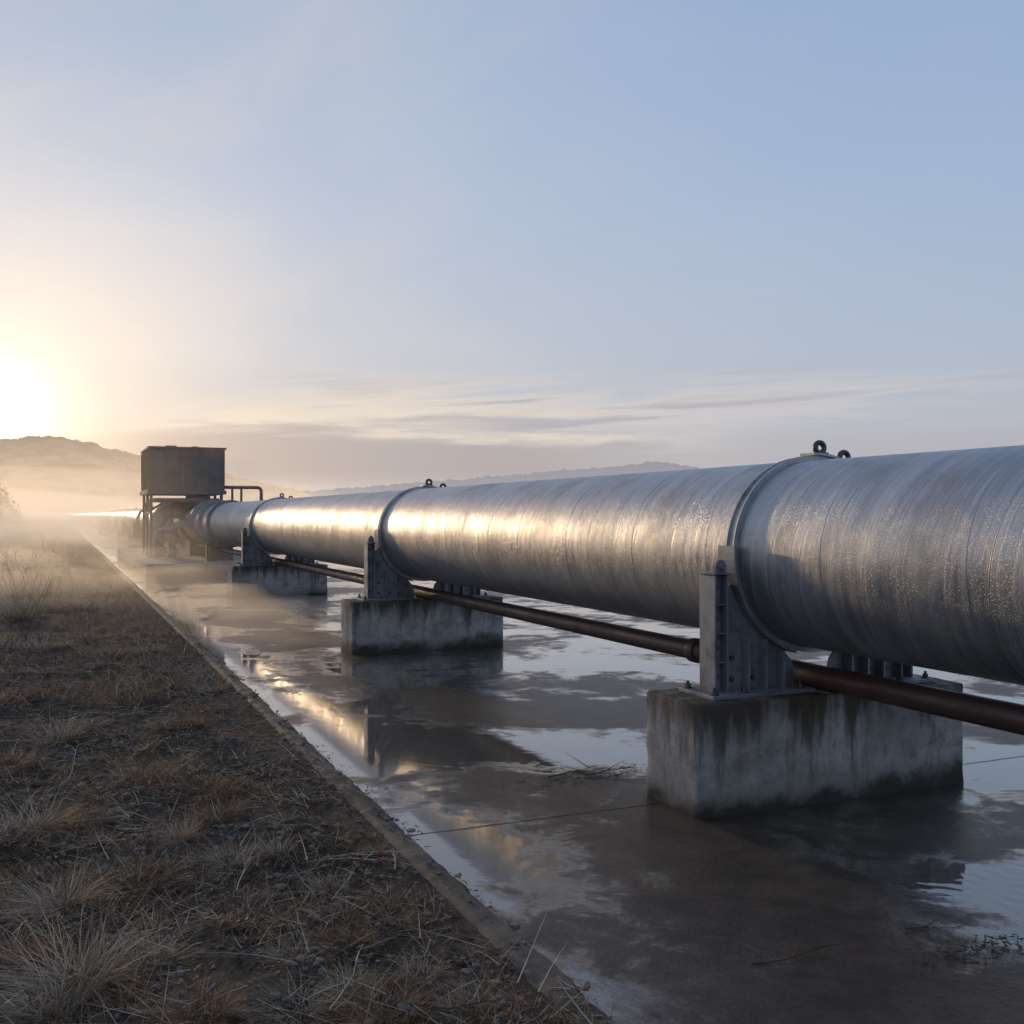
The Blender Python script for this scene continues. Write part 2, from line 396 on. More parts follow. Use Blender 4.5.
cz = PZ-BH
def build_saddle():
    root = empty('pipe_saddle', (PX, SUP[0]+0.25, BH))
    parts = []
    w = 0.044
    prof = [(-w, PR-.004), (-w, PR+.030), (-w+.011, PR+.030), (-w+.011, PR+.010), (w-.011, PR+.010), (w-.011, PR+.024), (w, PR+.024), (w, PR-.004)]
    v, f = revolve(prof, 128, 0, cz); me = mesh_data('clamp_ring', v, f); me.materials.append(m_ring); auto_smooth(me, 35)
    ring = bpy.data.objects.new('clamp_ring', me); COL.objects.link(ring); ring.parent = root; parts.append((ring, root))
    bm = bmesh.new()
    R = PR+.031
    for k in range(7):
        a0 = math.radians(-2+k*5); a1 = math.radians(3+k*5)
        pts = [(R*math.sin(a0), cz+R*math.cos(a0)), (R*math.sin(a1), cz+R*math.cos(a1)), ((R+.014)*math.sin(a1), cz+(R+.014)*math.cos(a1)), ((R+.014)*math.sin(a0), cz+(R+.014)*math.cos(a0))]
        add_prism(bm, pts, -0.065, 0.065)
    strap = from_bm('clamp_strap', bm, m_ring, root); parts.append((strap, root))
    for lx in (0.07, 0.25):
        zt = cz+math.sqrt((PR+.040)**2-lx**2)
        bm = bmesh.new()
        add_prism(bm, [(lx-.048, zt-.014), (lx+.048, zt-.014), (lx+.036, zt+.014), (lx-.036, zt+.014)], -.034, .034)
        K = 28; M_ = 10; RR, rr = .031, .0150
        g = [[bm.verts.new((lx+(RR+rr*math.cos(2*math.pi*j/M_))*math.cos(2*math.pi*i/K), 1.3*rr*math.sin(2*math.pi*j/M_), zt+.042+(RR+rr*math.cos(2*math.pi*j/M_))*math.sin(2*math.pi*i/K))) for j in range(M_)] for i in range(K)]
        for i in range(K):
            for j in range(M_): bm.faces.new((g[i][j], g[(i+1) % K][j], g[(i+1) % K][(j+1) % M_], g[i][(j+1) % M_]))
        lug = from_bm('clamp_lug', bm, m_bolt, root, smooth=True); parts.append((lug, root))
    for sgn in (-1, 1):
        bm = bmesh.new(); R = PR+.032
        def B(x0, x1, *a):
            x0, x1 = sgn*x0, sgn*x1
            add_box(bm, min(x0, x1), max(x0, x1), *a)
        B(0.10, 0.79, -0.17, 0.17, 0.0, 0.022, 0.004)
        pts = [(0.700, 0.022), (0.700, 0.665), (0.622, 0.665), (0.622, 0.56)]
        Rw = R+.012
        pts += [(Rw*math.sin(t), cz-Rw*math.cos(t)) for t in np.linspace(math.radians(74), math.radians(20), 22)]
        pts += [(0.14, 0.16), (0.12, 0.09), (0.12, 0.022)]
        add_prism(bm, [(sgn*x, z) for x, z in pts], -0.008, 0.008)
        B(0.701, 0.713, -0.075, 0.075, 0.022, 0.670, 0.002)
        B(0.622, 0.632, -0.075, -0.0082, 0.022, 0.670, 0.002)
        B(0.622, 0.632, 0.0082, 0.075, 0.022, 0.670, 0.002)
        B(0.612, 0.722, -0.08, 0.08, 0.671, 0.682, 0.002)
        for zz in (.18, .34, .50): B(0.6325, 0.7005, -0.055, -0.0085, zz, zz+.008)
        for xx_ in (.24, .36, .48):
            for yy in (-.0085-.07, .0085):
                zt_ = min(.30, cz-math.sqrt(max(0, (R+.02)**2-xx_**2))-.006)
                add_prism(bm, [(sgn*xx_, .0225), (sgn*(xx_+.012), .0225), (sgn*(xx_+.012), zt_), (sgn*xx_, zt_)], yy, yy+.07)
        Ri, Ro = R+.001, R+.014
        angs = np.linspace(math.radians(16), math.radians(95), 22)
        for t0, t1 in zip(angs[:-1], angs[1:]):
            q = [(Ri*math.sin(t0), cz-Ri*math.cos(t0)), (Ri*math.sin(t1), cz-Ri*math.cos(t1)), (Ro*math.sin(t1), cz-Ro*math.cos(t1)), (Ro*math.sin(t0), cz-Ro*math.cos(t0))]
            add_prism(bm, [(sgn*x, z) for x, z in q], -0.078, 0.078)
        br = from_bm('saddle_bracket', bm, m_brk, root); parts.append((br, root))
        bm = bmesh.new(); bx0 = .666; dz = -.025
        pp_ = [(bx0-.035, .708), (bx0+.035, .708), (bx0+.035, .735)]+[(bx0+.035*math.cos(t), .742+.035*math.sin(t)) for t in np.linspace(0, math.pi, 12)]+[(bx0-.035, .735)]
        add_prism(bm, [(sgn*x, z+dz) for x, z in pp_], -.065, -.035)
        add_cyl(bm, (sgn*bx0, -.082, .742+dz), (sgn*bx0, -.02, .742+dz), 0.017, 10)
        pin = from_bm('bolt_lug', bm, m_brk, br); parts.append((pin, br))
        for bx in (0.755, 0.56, 0.18):
            for by in (-0.13, 0.13):
                bm = bmesh.new()
                add_cyl(bm, (sgn*bx, by, .022), (sgn*bx, by, .028), 0.024, 16)
                add_cyl(bm, (sgn*bx, by, .028), (sgn*bx, by, .048), 0.016, 6)
                add_cyl(bm, (sgn*bx, by, .048), (sgn*bx, by, .064), 0.008, 10)
                bo = from_bm('anchor_bolt', bm, m_bolt, br); parts.append((bo, br))
        for (bx, bz) in ((0.666, 0.10), (0.666, 0.60), (0.666, .26), (0.666, .42), (0.56, 0.08), (0.56, 0.20), (0.42, .08)):
            bm = bmesh.new()
            add_cyl(bm, (sgn*bx, -.024, bz), (sgn*bx, -.0085, bz), 0.014, 6)
            bo = from_bm('web_bolt', bm, m_bolt, br); parts.append((bo, br))
    return root, parts
root, parts = build_saddle()
def tag(o, lab): o['label'] = lab; o['category'] = 'pipe support'; o['group'] = 'pipe saddles along the pipeline'
tag(root, 'grey galvanised steel saddle clamping the pipe on a concrete plinth')
for y0 in SUP[1:]:
    r2 = root.copy(); COL.objects.link(r2); r2.location = (PX, y0+0.25, BH); mp = {root: r2}
    far = y0 > 35
    for o, par in parts:
        if far and o.name.split('.')[0] in ('anchor_bolt', 'web_bolt', 'bolt_lug'): continue
        c_ = o.copy(); COL.objects.link(c_); c_.parent = mp[par]; mp[o] = c_

# ------------------------------------------------------------ pipeline
pl = empty('insulated_pipeline', (PX, 0, PZ), label='long silver aluminium-clad pipeline with thin seams and dew', category='pipeline')
prof = [(-14.0, PR)]; y = -14.0
while y < 70:
    L = random.uniform(0.85, 1.0) if y < 60 else 2
    y += L
    prof += [(y-.008, PR), (y-.006, PR+.0008), (y, PR+.0008), (y+.0008, PR)]
    y += 0.0008
prof += [(120, PR), (420, PR)]
v, f = revolve(prof, 160); me = mesh_data('pipe_cladding', v, f)
finish('pipe_cladding', me, m_pipe, pl); auto_smooth(me, 15)
for yf, rr in ((27.2, .61), (27.32, .61), (28.9, .63), (29.02, .63), (30.6, .66), (30.72, .66), (36.2, .68), (36.35, .68), (38.0, .72), (38.15, .72), (40.5, .70), (40.65, .70), (43.0, .70), (43.15, .70), (48, .64), (53, .64)):
    bm = bmesh.new()
    add_cyl(bm, (0, yf, 0), (0, yf+.07, 0), rr, 64)
    for k in range(20):
        a = 2*math.pi*k/20
        add_cyl(bm, ((rr-.035)*math.sin(a), yf-.02, (rr-.035)*math.cos(a)), ((rr-.035)*math.sin(a), yf+.09, (rr-.035)*math.cos(a)), .02, 6)
    from_bm('pipe_flange', bm, m_brk, pl)

rp = empty('red_oxide_pipe', (PX-.01, 0, BH+.072), label='thin dull red-brown painted steel pipe lying along the plinths', category='pipe')
pr = [(-14+i*1.0, .068+random.uniform(-.0006, .0006)) for i in range(43)]+[(60, .068), (110, .068)]
v, f = revolve(pr, 32); me = mesh_data('pipe_tube', v, f); finish('pipe_tube', me, m_rust, rp); auto_smooth(me, 40)
for y0 in SUP[:3]:
    v, f = revolve([(y0+1.36, .066), (y0+1.36, .080), (y0+1.375, .084), (y0+1.44, .084), (y0+1.455, .080), (y0+1.455, .066)], 32)
    me = mesh_data('pipe_collar', v, f); finish('pipe_collar', me, m_rust, rp); auto_smooth(me, 50)

# ------------------------------------------------------------ valve station
VZ = .34
bm = bmesh.new(); add_box(bm, 2.0, 5.5, 28.0, 42, -0.05, VZ, 0.03)
from_bm('valve_platform', bm, m_conc, label='long low dark concrete platform beneath the valve housing', category='platform')
vh = empty('valve_housing', (3.45, 32, VZ), label='dark steel valve housing raised on a frame over the pipeline', category='valve station')
bm = bmesh.new()
add_box(bm, -1.05, 1.08, 0, 3.0, 2.00, 3.22)
for x_ in np.linspace(-1.03, 1.06, 6): add_box(bm, x_-.022, x_+.022, -.035, -.001, 2.03, 3.20)
for y_ in np.linspace(.03, 2.97, 6): add_box(bm, -1.085, -1.051, y_-.022, y_+.022, 2.03, 3.20)
from_bm('housing_wall', bm, m_house, vh)
bm = bmesh.new(); add_box(bm, -1.10, 1.13, -.05, 3.05, 3.222, 3.275)
add_box(bm, -.55, -.25, .5, .9, 3.276, 3.34); add_cyl(bm, (.3, .6, 3.276), (.3, .6, 3.33), .1, 12)
from_bm('housing_roof', bm, m_house, vh)
bm = bmesh.new()
add_box(bm, -1.12, 1.12, -.10, 3.1, 1.88, 1.995)
for x_ in (-1.0, 1.0):
    for y_ in (0.1, 1.5, 2.95):
        add_box(bm, x_-.04, x_+.04, y_-.04, y_+.04, 0, 1.875)
    add_cyl(bm, (x_, .1, 1.2), (x_, 1.5, 1.83), .03, 6); add_cyl(bm, (x_, 2.95, 1.2), (x_, 1.5, 1.83), .03, 6)
    add_box(bm, x_-.03, x_+.03, .15, 1.45, 1.30, 1.36)
for y_ in (0.1, 2.95):
    add_box(bm, -.94, .94, y_-.04, y_+.04, 1.66, 1.76)
    add_cyl(bm, (-.95, y_, 1.3), (-.4, y_, 1.68), .03, 6); add_cyl(bm, (.95, y_, 1.3), (.4, y_, 1.68), .03, 6)
from_bm('support_frame', bm, m_house, vh)
bm = bmesh.new()
add_cyl(bm, (.55, 2.2, 1.0), (.55, 2.2, 1.87), .36, 24); add_cyl(bm, (.55, 2.2, 1.62), (.55, 2.2, 1.70), .50, 24)
add_cyl(bm, (.55, 1.5, 1.03), (.55, 3.0, 1.03), .64, 32)
add_box(bm, .25, .85, 1.6, 2.9, 0, .6)
from_bm('valve_body', bm, m_house, vh)
bm = bmesh.new(); add_box(bm, .2, .9, -2.9, -2.6, 0, .52, .01)
from_bm('pipe_pedestal', bm, m_house, vh)
def bend(cx_, cy_, z0, z1, dx, R_=.35, ext=.4):
    pts = [(cx_, cy_, z0), (cx_, cy_, z1-R_)]
    for t in np.linspace(0, math.pi/2, 10)[1:]: pts.append((cx_+dx*R_*(1-math.cos(t)), cy_, z1-R_+R_*math.sin(t)))
    pts.append((cx_+dx*(R_+ext), cy_, z1)); return pts
for cx_, cy_, zt_, rb, ex, rt, rf in ((-.74, .9, 1.32, .45, .3, .17, .25), (-.60, 2.3, 1.55, .4, .4, .15, .23), (-.40, .2, 1.02, .35, .4, .11, .18), (-.92, -.2, .85, .3, .3, .06, .10)):
    bm = bmesh.new(); add_tube(bm, bend(cx_, cy_, 0, zt_, 1, rb, ex), rt, 20)
    for zz in (.10, .19, .50):
        if zz < zt_-rb: add_cyl(bm, (cx_, cy_, zz), (cx_, cy_, zz+.06), rf, 20)
    from_bm('riser_pipe', bm, m_brk, vh)
bm = bmesh.new()
pts = [(1.09, .3, 2.10), (2.10, .3, 2.10)]+[(2.10+.12*math.sin(t), .3, 2.10-.12*(1-math.cos(t))) for t in np.linspace(.3, math.pi/2, 5)]+[(2.22, .3, 1.5)]
add_tube(bm, pts, .05, 10)
for x_ in (1.35, 1.62): add_cyl(bm, (x_, .3, 2.10), (x_, .3, 1.56), .035, 8)
add_box(bm, 1.1, 2.3, .15, .45, 1.52, 1.58)
for x_ in (1.15, 2.22): add_box(bm, x_-.04, x_+.04, .26, .34, 0, 1.53)
from_bm('outlet_pipe', bm, m_house, vh)

# ------------------------------------------------------------ vegetation
def blades(name, base, yaw, lean, length, width, curl, tint, mat, **props):
    N = len(base); L = 4
    d = np.stack([np.cos(yaw), np.sin(yaw)], 1); sd = np.stack([-np.sin(yaw), np.cos(yaw)], 1)
    V = np.zeros((N, L*2, 3)); pos = base.copy(); ang = lean.copy()
    for k in range(L):
        wv = width*(1-k/(L-1)*0.85)*0.5
        V[:, 2*k, 0] = pos[:, 0]+sd[:, 0]*wv; V[:, 2*k, 1] = pos[:, 1]+sd[:, 1]*wv; V[:, 2*k, 2] = pos[:, 2]
        V[:, 2*k+1, 0] = pos[:, 0]-sd[:, 0]*wv; V[:, 2*k+1, 1] = pos[:, 1]-sd[:, 1]*wv; V[:, 2*k+1, 2] = pos[:, 2]+wv*0.6
        stp = length/(L-1)
        pos = pos+np.stack([d[:, 0]*np.sin(ang)*stp, d[:, 1]*np.sin(ang)*stp, np.cos(ang)*stp], 1)
        ang = ang+curl
    V = V.reshape(-1, 3)
    b0 = np.arange(N)[:, None]*(L*2)
    Fq = np.concatenate([b0+np.array([[2*k, 2*k+1, 2*k+3, 2*k+2]]) for k in range(L-1)], 0)
    me = bpy.data.meshes.new(name); me.from_pydata(V.tolist(), [], Fq.tolist()); me.update()
    at = me.color_attributes.new('tint', 'FLOAT_COLOR', 'POINT')
    cc = np.ones((N, L*2, 4)); cc[:, :, :3] = tint[:, None, :]
    at.data.foreach_set('color', cc.reshape(-1))
    return finish(name, me, mat, **props)
PAL = np.array([(0.31, 0.215, 0.135), (0.42, 0.33, 0.23), (0.22, 0.145, 0.088), (0.29, 0.135, 0.062), (0.54, 0.47, 0.37), (0.10, 0.07, 0.05), (0.16, 0.125, 0.098)])
def tints(N, wts):
    w = np.array(wts, float); w /= w.sum()
    return PAL[np.random.choice(len(PAL), N, p=w)]*np.random.uniform(.6, 1.2, (N, 1))
def scatter(N, x0, x1, yfun, lim, sc=1.1, bias=.45, con=1.2):
    P = []
    while len(P) < N:
        y = yfun(); x = random.uniform(x0, x1)
        dn = bias+con*fbm(x, y, sc, 4)+0.5*fbm(x, y, 5, 2)
        if x > 1.36: dn -= lim
        if random.random() < dn: P.append((x, y, gz(x, y) if x < 1.44 else 0.10))
    return np.array(P)
near = lambda: 1.8+random.random()**1.5*12
P1 = scatter(30000, -1.6, 1.50, near, .35, 1.1, .25, 2.2); N = len(P1); P1[:, 2] += np.random.uniform(.001, .02, N)
blades('dead_grass_litter', P1, np.random.uniform(0, 6.28, N), np.random.normal(1.5, .12, N), np.random.uniform(.02, .12, N), np.random.uniform(.0018, .0058, N), np.random.normal(0, .12, N), tints(N, (4, 3.5, 4, 4, 2, 4, 3)), m_grass, kind='stuff')
P2 = scatter(22000, -1.8, 1.40, near, .5, 1.6, .12, 2.2); N = len(P2)
blades('dry_grass', P2, np.random.normal(.6, 1.3, N), np.random.uniform(1.0, 1.5, N), np.random.uniform(.04, .18, N), np.random.uniform(.0014, .0036, N), np.random.uniform(.0, .2, N), tints(N, (4, 3.5, 4, 6, 1.5, 3, 2)), m_grass, kind='stuff')
P4 = scatter(2300, -1.4, 1.45, near, .3, 2.0); N = len(P4); P4[:, 2] += np.random.uniform(.008, .03, N)
blades('loose_straw_stalks', P4, np.random.uniform(0, 6.28, N), np.random.normal(1.44, .11, N), np.random.uniform(.10, .38, N), np.random.uniform(.002, .005, N), np.random.normal(0.02, .06, N), tints(N, (2, 4, 1, 0, 6, 2, 0)), m_grass, kind='stuff')
P5 = scatter(4600, -1.4, 1.50, near, .2, 1.7); N = len(P5); P5[:, 2] += np.random.uniform(.004, .02, N)
blades('dead_leaves', P5, np.random.uniform(0, 6.28, N), np.random.normal(1.3, .25, N), np.random.uniform(.015, .05, N), np.random.uniform(.010, .026, N), np.random.normal(0.2, .2, N), tints(N, (1, 0, 3, 3, 0, 6, 4))*.85, m_grass, kind='stuff')
mid = lambda: 9+random.random()**1.3*50
P3 = scatter(32000, -5.5, 1.38, mid, .5); N = len(P3)
blades('distant_dry_grass', P3, np.random.uniform(0, 6.28, N), np.random.uniform(.5, 1.4, N), np.random.uniform(.06, .25, N), np.random.uniform(.004, .010, N), np.random.uniform(.0, .3, N), tints(N, (4, 3, 4, 3, 1, 3, 2)), m_grass, kind='stuff')
V = []; Fc = []
ico = bmesh.new(); bmesh.ops.create_icosphere(ico, subdivisions=1, radius=1); iv = [v_.co.copy() for v_ in ico.verts]; ifc = [[v_.index for v_ in f_.verts] for f_ in ico.faces]; ico.free()
for q in scatter(6500, -1.2, 1.53, near, .0, 2.1):
    r_ = .003+.017*random.random()**3; sx, sy, sz = r_*random.uniform(.7, 1.5), r_*random.uniform(.7, 1.3), r_*random.uniform(.4, .9)
    i0 = len(V); a = random.uniform(0, 3.14); ca, sa = math.cos(a), math.sin(a)
    for v_ in iv:
        k = random.uniform(.75, 1.2); X, Y = v_.x*sx*k, v_.y*sy*k
        V.append((q[0]+X*ca-Y*sa, q[1]+X*sa+Y*ca, q[2]+sz*.5+v_.z*sz*k))
    Fc += [tuple(i0+i for i in f_) for f_ in ifc]
finish('gravel', mesh_data('gravel', V, Fc), m_stone, kind='stuff')
def tuft_mesh(i, n_, rad, ln, w):
    a = np.random.uniform(0, 6.28, n_); r = rad*np.sqrt(np.random.rand(n_))
    base = np.stack([r*np.cos(a), r*np.sin(a), np.zeros(n_)-.005], 1)
    yaw = a+np.random.normal(0, 1.0, n_)
    return blades('dry_grass_tuft', base, yaw, np.random.uniform(.45, 1.5, n_), ln*np.random.uniform(.3, 1.2, n_), np.random.uniform(.0014, .0036, n_), np.random.uniform(.0, .45, n_), tints(n_, w), m_grass)
W1 = (4, 6, 1.5, 1, 5, .6, .6); W2 = (3, 2, 3, 9, .5, 1.5, 0)
protos = [tuft_mesh(0, 560, .08, .27, W1), tuft_mesh(1, 520, .11, .18, W2), tuft_mesh(2, 340, .08, .16, W1), tuft_mesh(3, 680, .17, .16, W2)]
TL = {0: 'pale straw-coloured tuft of dead grass spreading on brown soil', 1: 'rust-brown tuft of dead grass on the soil bank', 2: 'small pale dry grass tuft beside the kerb', 3: 'low orange-brown mat of dead grass on soil'}
spots = [(75, 985, 0, 1.35), (150, 960, 0, .9), (345, 940, 1, .8), (385, 1010, 1, .9), (130, 880, 3, 1.2), (60, 905, 0, 1.1), (190, 790, 3, 1.3), (150, 780, 1, 1.3), (240, 790, 3, 1.1), (100, 655, 3, 1.8), (185, 725, 1, 1.3), (30, 830, 0, 1.3), (300, 1000, 0, .8), (230, 860, 0, .8), (20, 960, 1, 1.1), (60, 740, 0, 1.4), (275, 850, 2, 1), (330, 880, 2, .9), (420, 970, 2, .9), (470, 1000, 2, .8), (110, 1010, 3, 1.2), (200, 1015, 1, 1), (15, 700, 1, 1.6), (40, 650, 0, 1.9), (120, 700, 3, 1.6), (250, 940, 3, .9), (90, 820, 1, 1.0), (20, 620, 0, 2.4), (70, 610, 3, 2.4), (35, 595, 0, 2.6), (95, 595, 1, 2.2), (50, 575, 3, 3.0), (180, 840, 0, .8), (10, 770, 3, 1.4), (290, 950, 2, .9), (350, 985, 2, .8), (210, 690, 2, 1.2), (150, 650, 2, 1.6), (55, 1010, 0, .9), (220, 815, 1, 1.2), (160, 870, 1, 1), (30, 885, 3, 1.2)]
used = set()
for px, py, k, sc in spots:
    x, y = px2g(px, py); x = min(x, 1.25)
    pr_ = protos[k]
    if k in used: o = pr_.copy(); COL.objects.link(o)
    else: o = pr_; used.add(k)
    o.location = (x, y, gz(x, y)); o.rotation_euler = (0, 0, random.uniform(0, 6.28)); o.scale = (sc, sc*random.uniform(.7, 1.1), sc*random.uniform(.5, .8))
    o['label'] = TL[k]; o['category'] = 'grass tuft'; o['group'] = 'dead grass tufts on the bank'

def twig(bm, p, d, L, r, depth):
    segs = 5; pts = [p.copy()]
    for k in range(segs):
        d = (d+Vector((random.gauss(0, .12), random.gauss(0, .12), random.gauss(0, .08)))).normalized()
        p = p+d*L/segs; pts.append(p.copy())
        if depth > 0 and k > 0 and random.random() < .75:
            dd = (d+Vector((random.gauss(0, .6), random.gauss(0, .6), random.gauss(0, .45)))).normalized()
            twig(bm, p, dd, L*random.uniform(.35, .6), r*.6, depth-1)
    prev = None
    for i, q in enumerate(pts):
        rr = r*(1-.75*i/segs)
        t = (pts[min(i+1, segs)]-pts[max(i-1, 0)]).normalized(); qq = t.to_track_quat('Z', 'Y')
        ring = [bm.verts.new(q+qq @ Vector((rr*math.cos(a), rr*math.sin(a), 0))) for a in (0, 2.09, 4.19)]
        if prev:
            for j in range(3): bm.faces.new((prev[j], prev[(j+1) % 3], ring[(j+1) % 3], ring[j]))
        prev = ring
tw_spots = [(430, 940, .30, 1), (480, 985, .22, 1), (20, 742, .5, 1), (70, 870, .35, 0), (170, 935, .3, 1), (237, 890, .3, 1), (380, 900, .25, 0), (395, 870, .2, 1), (300, 905, .3, 1), (500, 1005, .22, 0), (330, 1010, .3, 1), (120, 925, .3, 0), (260, 820, .3, 1), (60, 790, .4, 1), (350, 850, .2, 0), (215, 985, .28, 1), (410, 1005, .2, 0), (150, 840, .3, 0), (450, 960, .16, 0), (280, 780, .25, 0), (410, 925, .22, 0), (520, 1015, .15, 1), (360, 930, .3, 0), (270, 975, .3, 0), (440, 1010, .25, 1), (320, 825, .2, 0)]
for px, py, L, pale in tw_spots:
    x, y = px2g(px, py); x = min(x, 1.3); bm = bmesh.new(); a = random.uniform(0, 6.28)
    twig(bm, Vector((0, 0, .012)), Vector((math.cos(a), math.sin(a), random.uniform(.0, .25))), L, .003+.002*random.random(), 1)
    from_bm('fallen_twig', bm, m_pale if pale else m_twig, None, (x, y, gz(x, y)+.01), label='pale dry twig lying on the soil bank' if pale else 'dark dry twig lying on the soil bank', category='twig', group='twigs fallen on the bank')
for px, py, L in ((752, 965, .26), (548, 778, .45), (585, 776, .40), (700, 590, .3), (905, 930, .2)):
    x, y = px2g(px, py, 0); bm = bmesh.new(); a = random.uniform(-.3, .2)
    twig(bm, Vector((0, 0, .012)), Vector((math.cos(a), math.sin(a), 0.03)), L, .008, 1)
    for v_ in bm.verts: v_.co.z = max(.002, v_.co.z*.6)
    from_bm('fallen_twig', bm, m_twig, None, (x, y, 0.001), label='dark wet twig lying on the wet concrete', category='twig', group='twigs fallen on the concrete')
pp = []
for (px, py, sx, sy, n_) in ((600, 775, .30, .08, 300), (985, 950, .14, .05, 240)):
    x, y = px2g(px, py, 0)
    for _ in range(n_): pp.append((x+random.gauss(0, sx), y+random.gauss(0, sy), .003))
for _ in range(2200):
    yy = random.uniform(2, 20); pp.append((1.54+abs(random.gauss(0, .02+.05*max(0, .5+fbm(8, yy, 1.4, 3)))), yy, .003))
pp = np.array(pp); N = len(pp)
blades('wet_leaf_litter', pp, np.random.uniform(0, 6.28, N), np.full(N, 1.5), np.random.uniform(.01, .04, N), np.random.uniform(.003, .011, N), np.random.normal(0, .05, N), tints(N, (0, 0, 1, 1, 0, 5, 4))*.45, m_grass, kind='stuff')

def shrub(x, y, h, n_, lab):
    bm = bmesh.new()
    for _ in range(n_):
        a = random.uniform(0, 6.28); l = random.uniform(.1, .7)
        twig(bm, Vector((random.gauss(0, .08), random.gauss(0, .08), -.02)), Vector((math.cos(a)*l, math.sin(a)*l, 1)), h*random.uniform(.5, 1), .0035*h+.0014, 2)
    from_bm('bare_shrub', bm, m_twig, None, (x, y, gz(x, y)), label=lab, category='shrub', group='bare shrubs on the bank')
for px, py, h, n_ in ((6, 655, .55, 5), (22, 640, .45, 6), (32, 605, .6, 9), (52, 592, .55, 9), (14, 596, .65, 10), (30, 578, .7, 11), (8, 575, .8, 11), (60, 570, .6, 9), (42, 566, .8, 10), (75, 585, .45, 8)):
    x, y = px2g(px, py, .2); shrub(x, y, h, n_, 'wispy leafless weed standing in dry grass on the bank')

# far wood
V = []; Fc = []
for t in range(80):
    cx_ = random.uniform(-75, -5); cy_ = random.uniform(115, 190); hh_ = random.uniform(4, 8.5) * (1 if cx_ < -8 else .6)
    for k in range(300):
        a = random.uniform(0, 6.28); rr = hh_*.5*random.random()**.5; z = hh_*(.1+.9*random.random())
        rr *= math.sin(min(1, z/hh_)*2.6+.4)
        c_ = Vector((cx_+rr*math.cos(a), cy_+rr*math.sin(a), z)); s_ = random.uniform(.12, .4)
        u_ = Vector((random.gauss(0, 1), random.gauss(0, 1), random.gauss(0, 1))).normalized(); v_ = u_.orthogonal().normalized()
        i0 = len(V); V += [tuple(c_+u_*s_), tuple(c_+v_*s_*.6), tuple(c_-u_*s_), tuple(c_-v_*s_*.6)]; Fc.append((i0, i0+1, i0+2, i0+3))
    i0 = len(V); V += [(cx_-.1, cy_, 0), (cx_+.1, cy_, 0), (cx_+.05, cy_, hh_*.8), (cx_-.05, cy_, hh_*.8)]; Fc.append((i0, i0+1, i0+2, i0+3))
m_wood, n, b = new_mat('foliage_painted_haze'); b.inputs['Roughness'].default_value = 1
em = n.new('ShaderNodeEmission'); em.inputs['Color'].default_value = (.30, .215, .15, 1); mx = n.new('ShaderNodeMixShader'); mx.inputs[0].default_value = .4  # haze over the trees painted in as a flat warm emission
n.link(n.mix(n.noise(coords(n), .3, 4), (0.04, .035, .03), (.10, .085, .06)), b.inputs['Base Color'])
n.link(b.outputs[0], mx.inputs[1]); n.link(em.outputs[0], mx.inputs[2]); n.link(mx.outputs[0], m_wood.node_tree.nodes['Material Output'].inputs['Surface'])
finish('distant_wood', mesh_data('distant_wood', V, Fc), m_wood, kind='stuff')

# ------------------------------------------------------------ mist: soft lens-shaped banks of uniform density
def mist_mat(dens):
    mm = bpy.data.materials.new('ground_mist'); mm.use_nodes = True; n = NT(mm.node_tree); n.n.remove(mm.node_tree.nodes['Principled BSDF'])
    vs_ = n.new('ShaderNodeVolumeScatter'); vs_.inputs['Color'].default_value = (.99, .91, .81, 1); vs_.inputs['Anisotropy'].default_value = .55
    vs_.inputs['Density'].default_value = dens
    n.link(vs_.outputs[0], mm.node_tree.nodes['Material Output'].inputs['Volume'])
    try: mm.cycles.homogeneous_volume = True
    except Exception: pass
    return mm
for (x, y, z, rx_, ry_, rz_, dn) in [(-25, 95, 0, 42, 50, 4.6, .011), (-10, 62, 0, 14, 24, 2.7, .016), (-6, 40, 0, 6, 13, 1.6, .026), (-2.6, 27, .1, 3.2, 8, .8, .04),
                            (4, 60, .1, 9, 14, 2.0, .012), (1, 38, 0, 3.2, 8, 1.0, .020), (3.4, 25.0, 0, 2.6, 4.2, .50, .09), (2.9, 19.0, 0, 1.3, 3.4, .34, .20), (2.6, 14.5, 0, .9, 2.4, .20, .15), (4.2, 16.5, 0, 1.2, 2.6, .25, .12),
                            (6.5, 24, 0, 2.6, 6, .7, .05), (12, 75, 0, 18, 34, 3.2, .010), (2.2, 30, .1, 1.6, 3.4, .6, .04), (0, 21, .1, 1.9, 5, .5, .05), (2.2, 27.0, 1.2, 4.5, 4, 2.4, .014), (-3, 24, .8, 7, 8, 1.6, .010), (-60, 330, 0, 170, 120, 17, .0022)]:
    bm = bmesh.new(); bmesh.ops.create_icosphere(bm, subdivisions=4, radius=1)
    for v_ in bm.verts:
        k = 1+.26*noise.noise(v_.co*1.9+Vector((x, y, 0)))
        v_.co = Vector((v_.co.x*rx_*k, v_.co.y*ry_*k, v_.co.z*rz_*k))
    from_bm('mist', bm, mist_mat(dn), None, (x, y, z), kind='stuff')

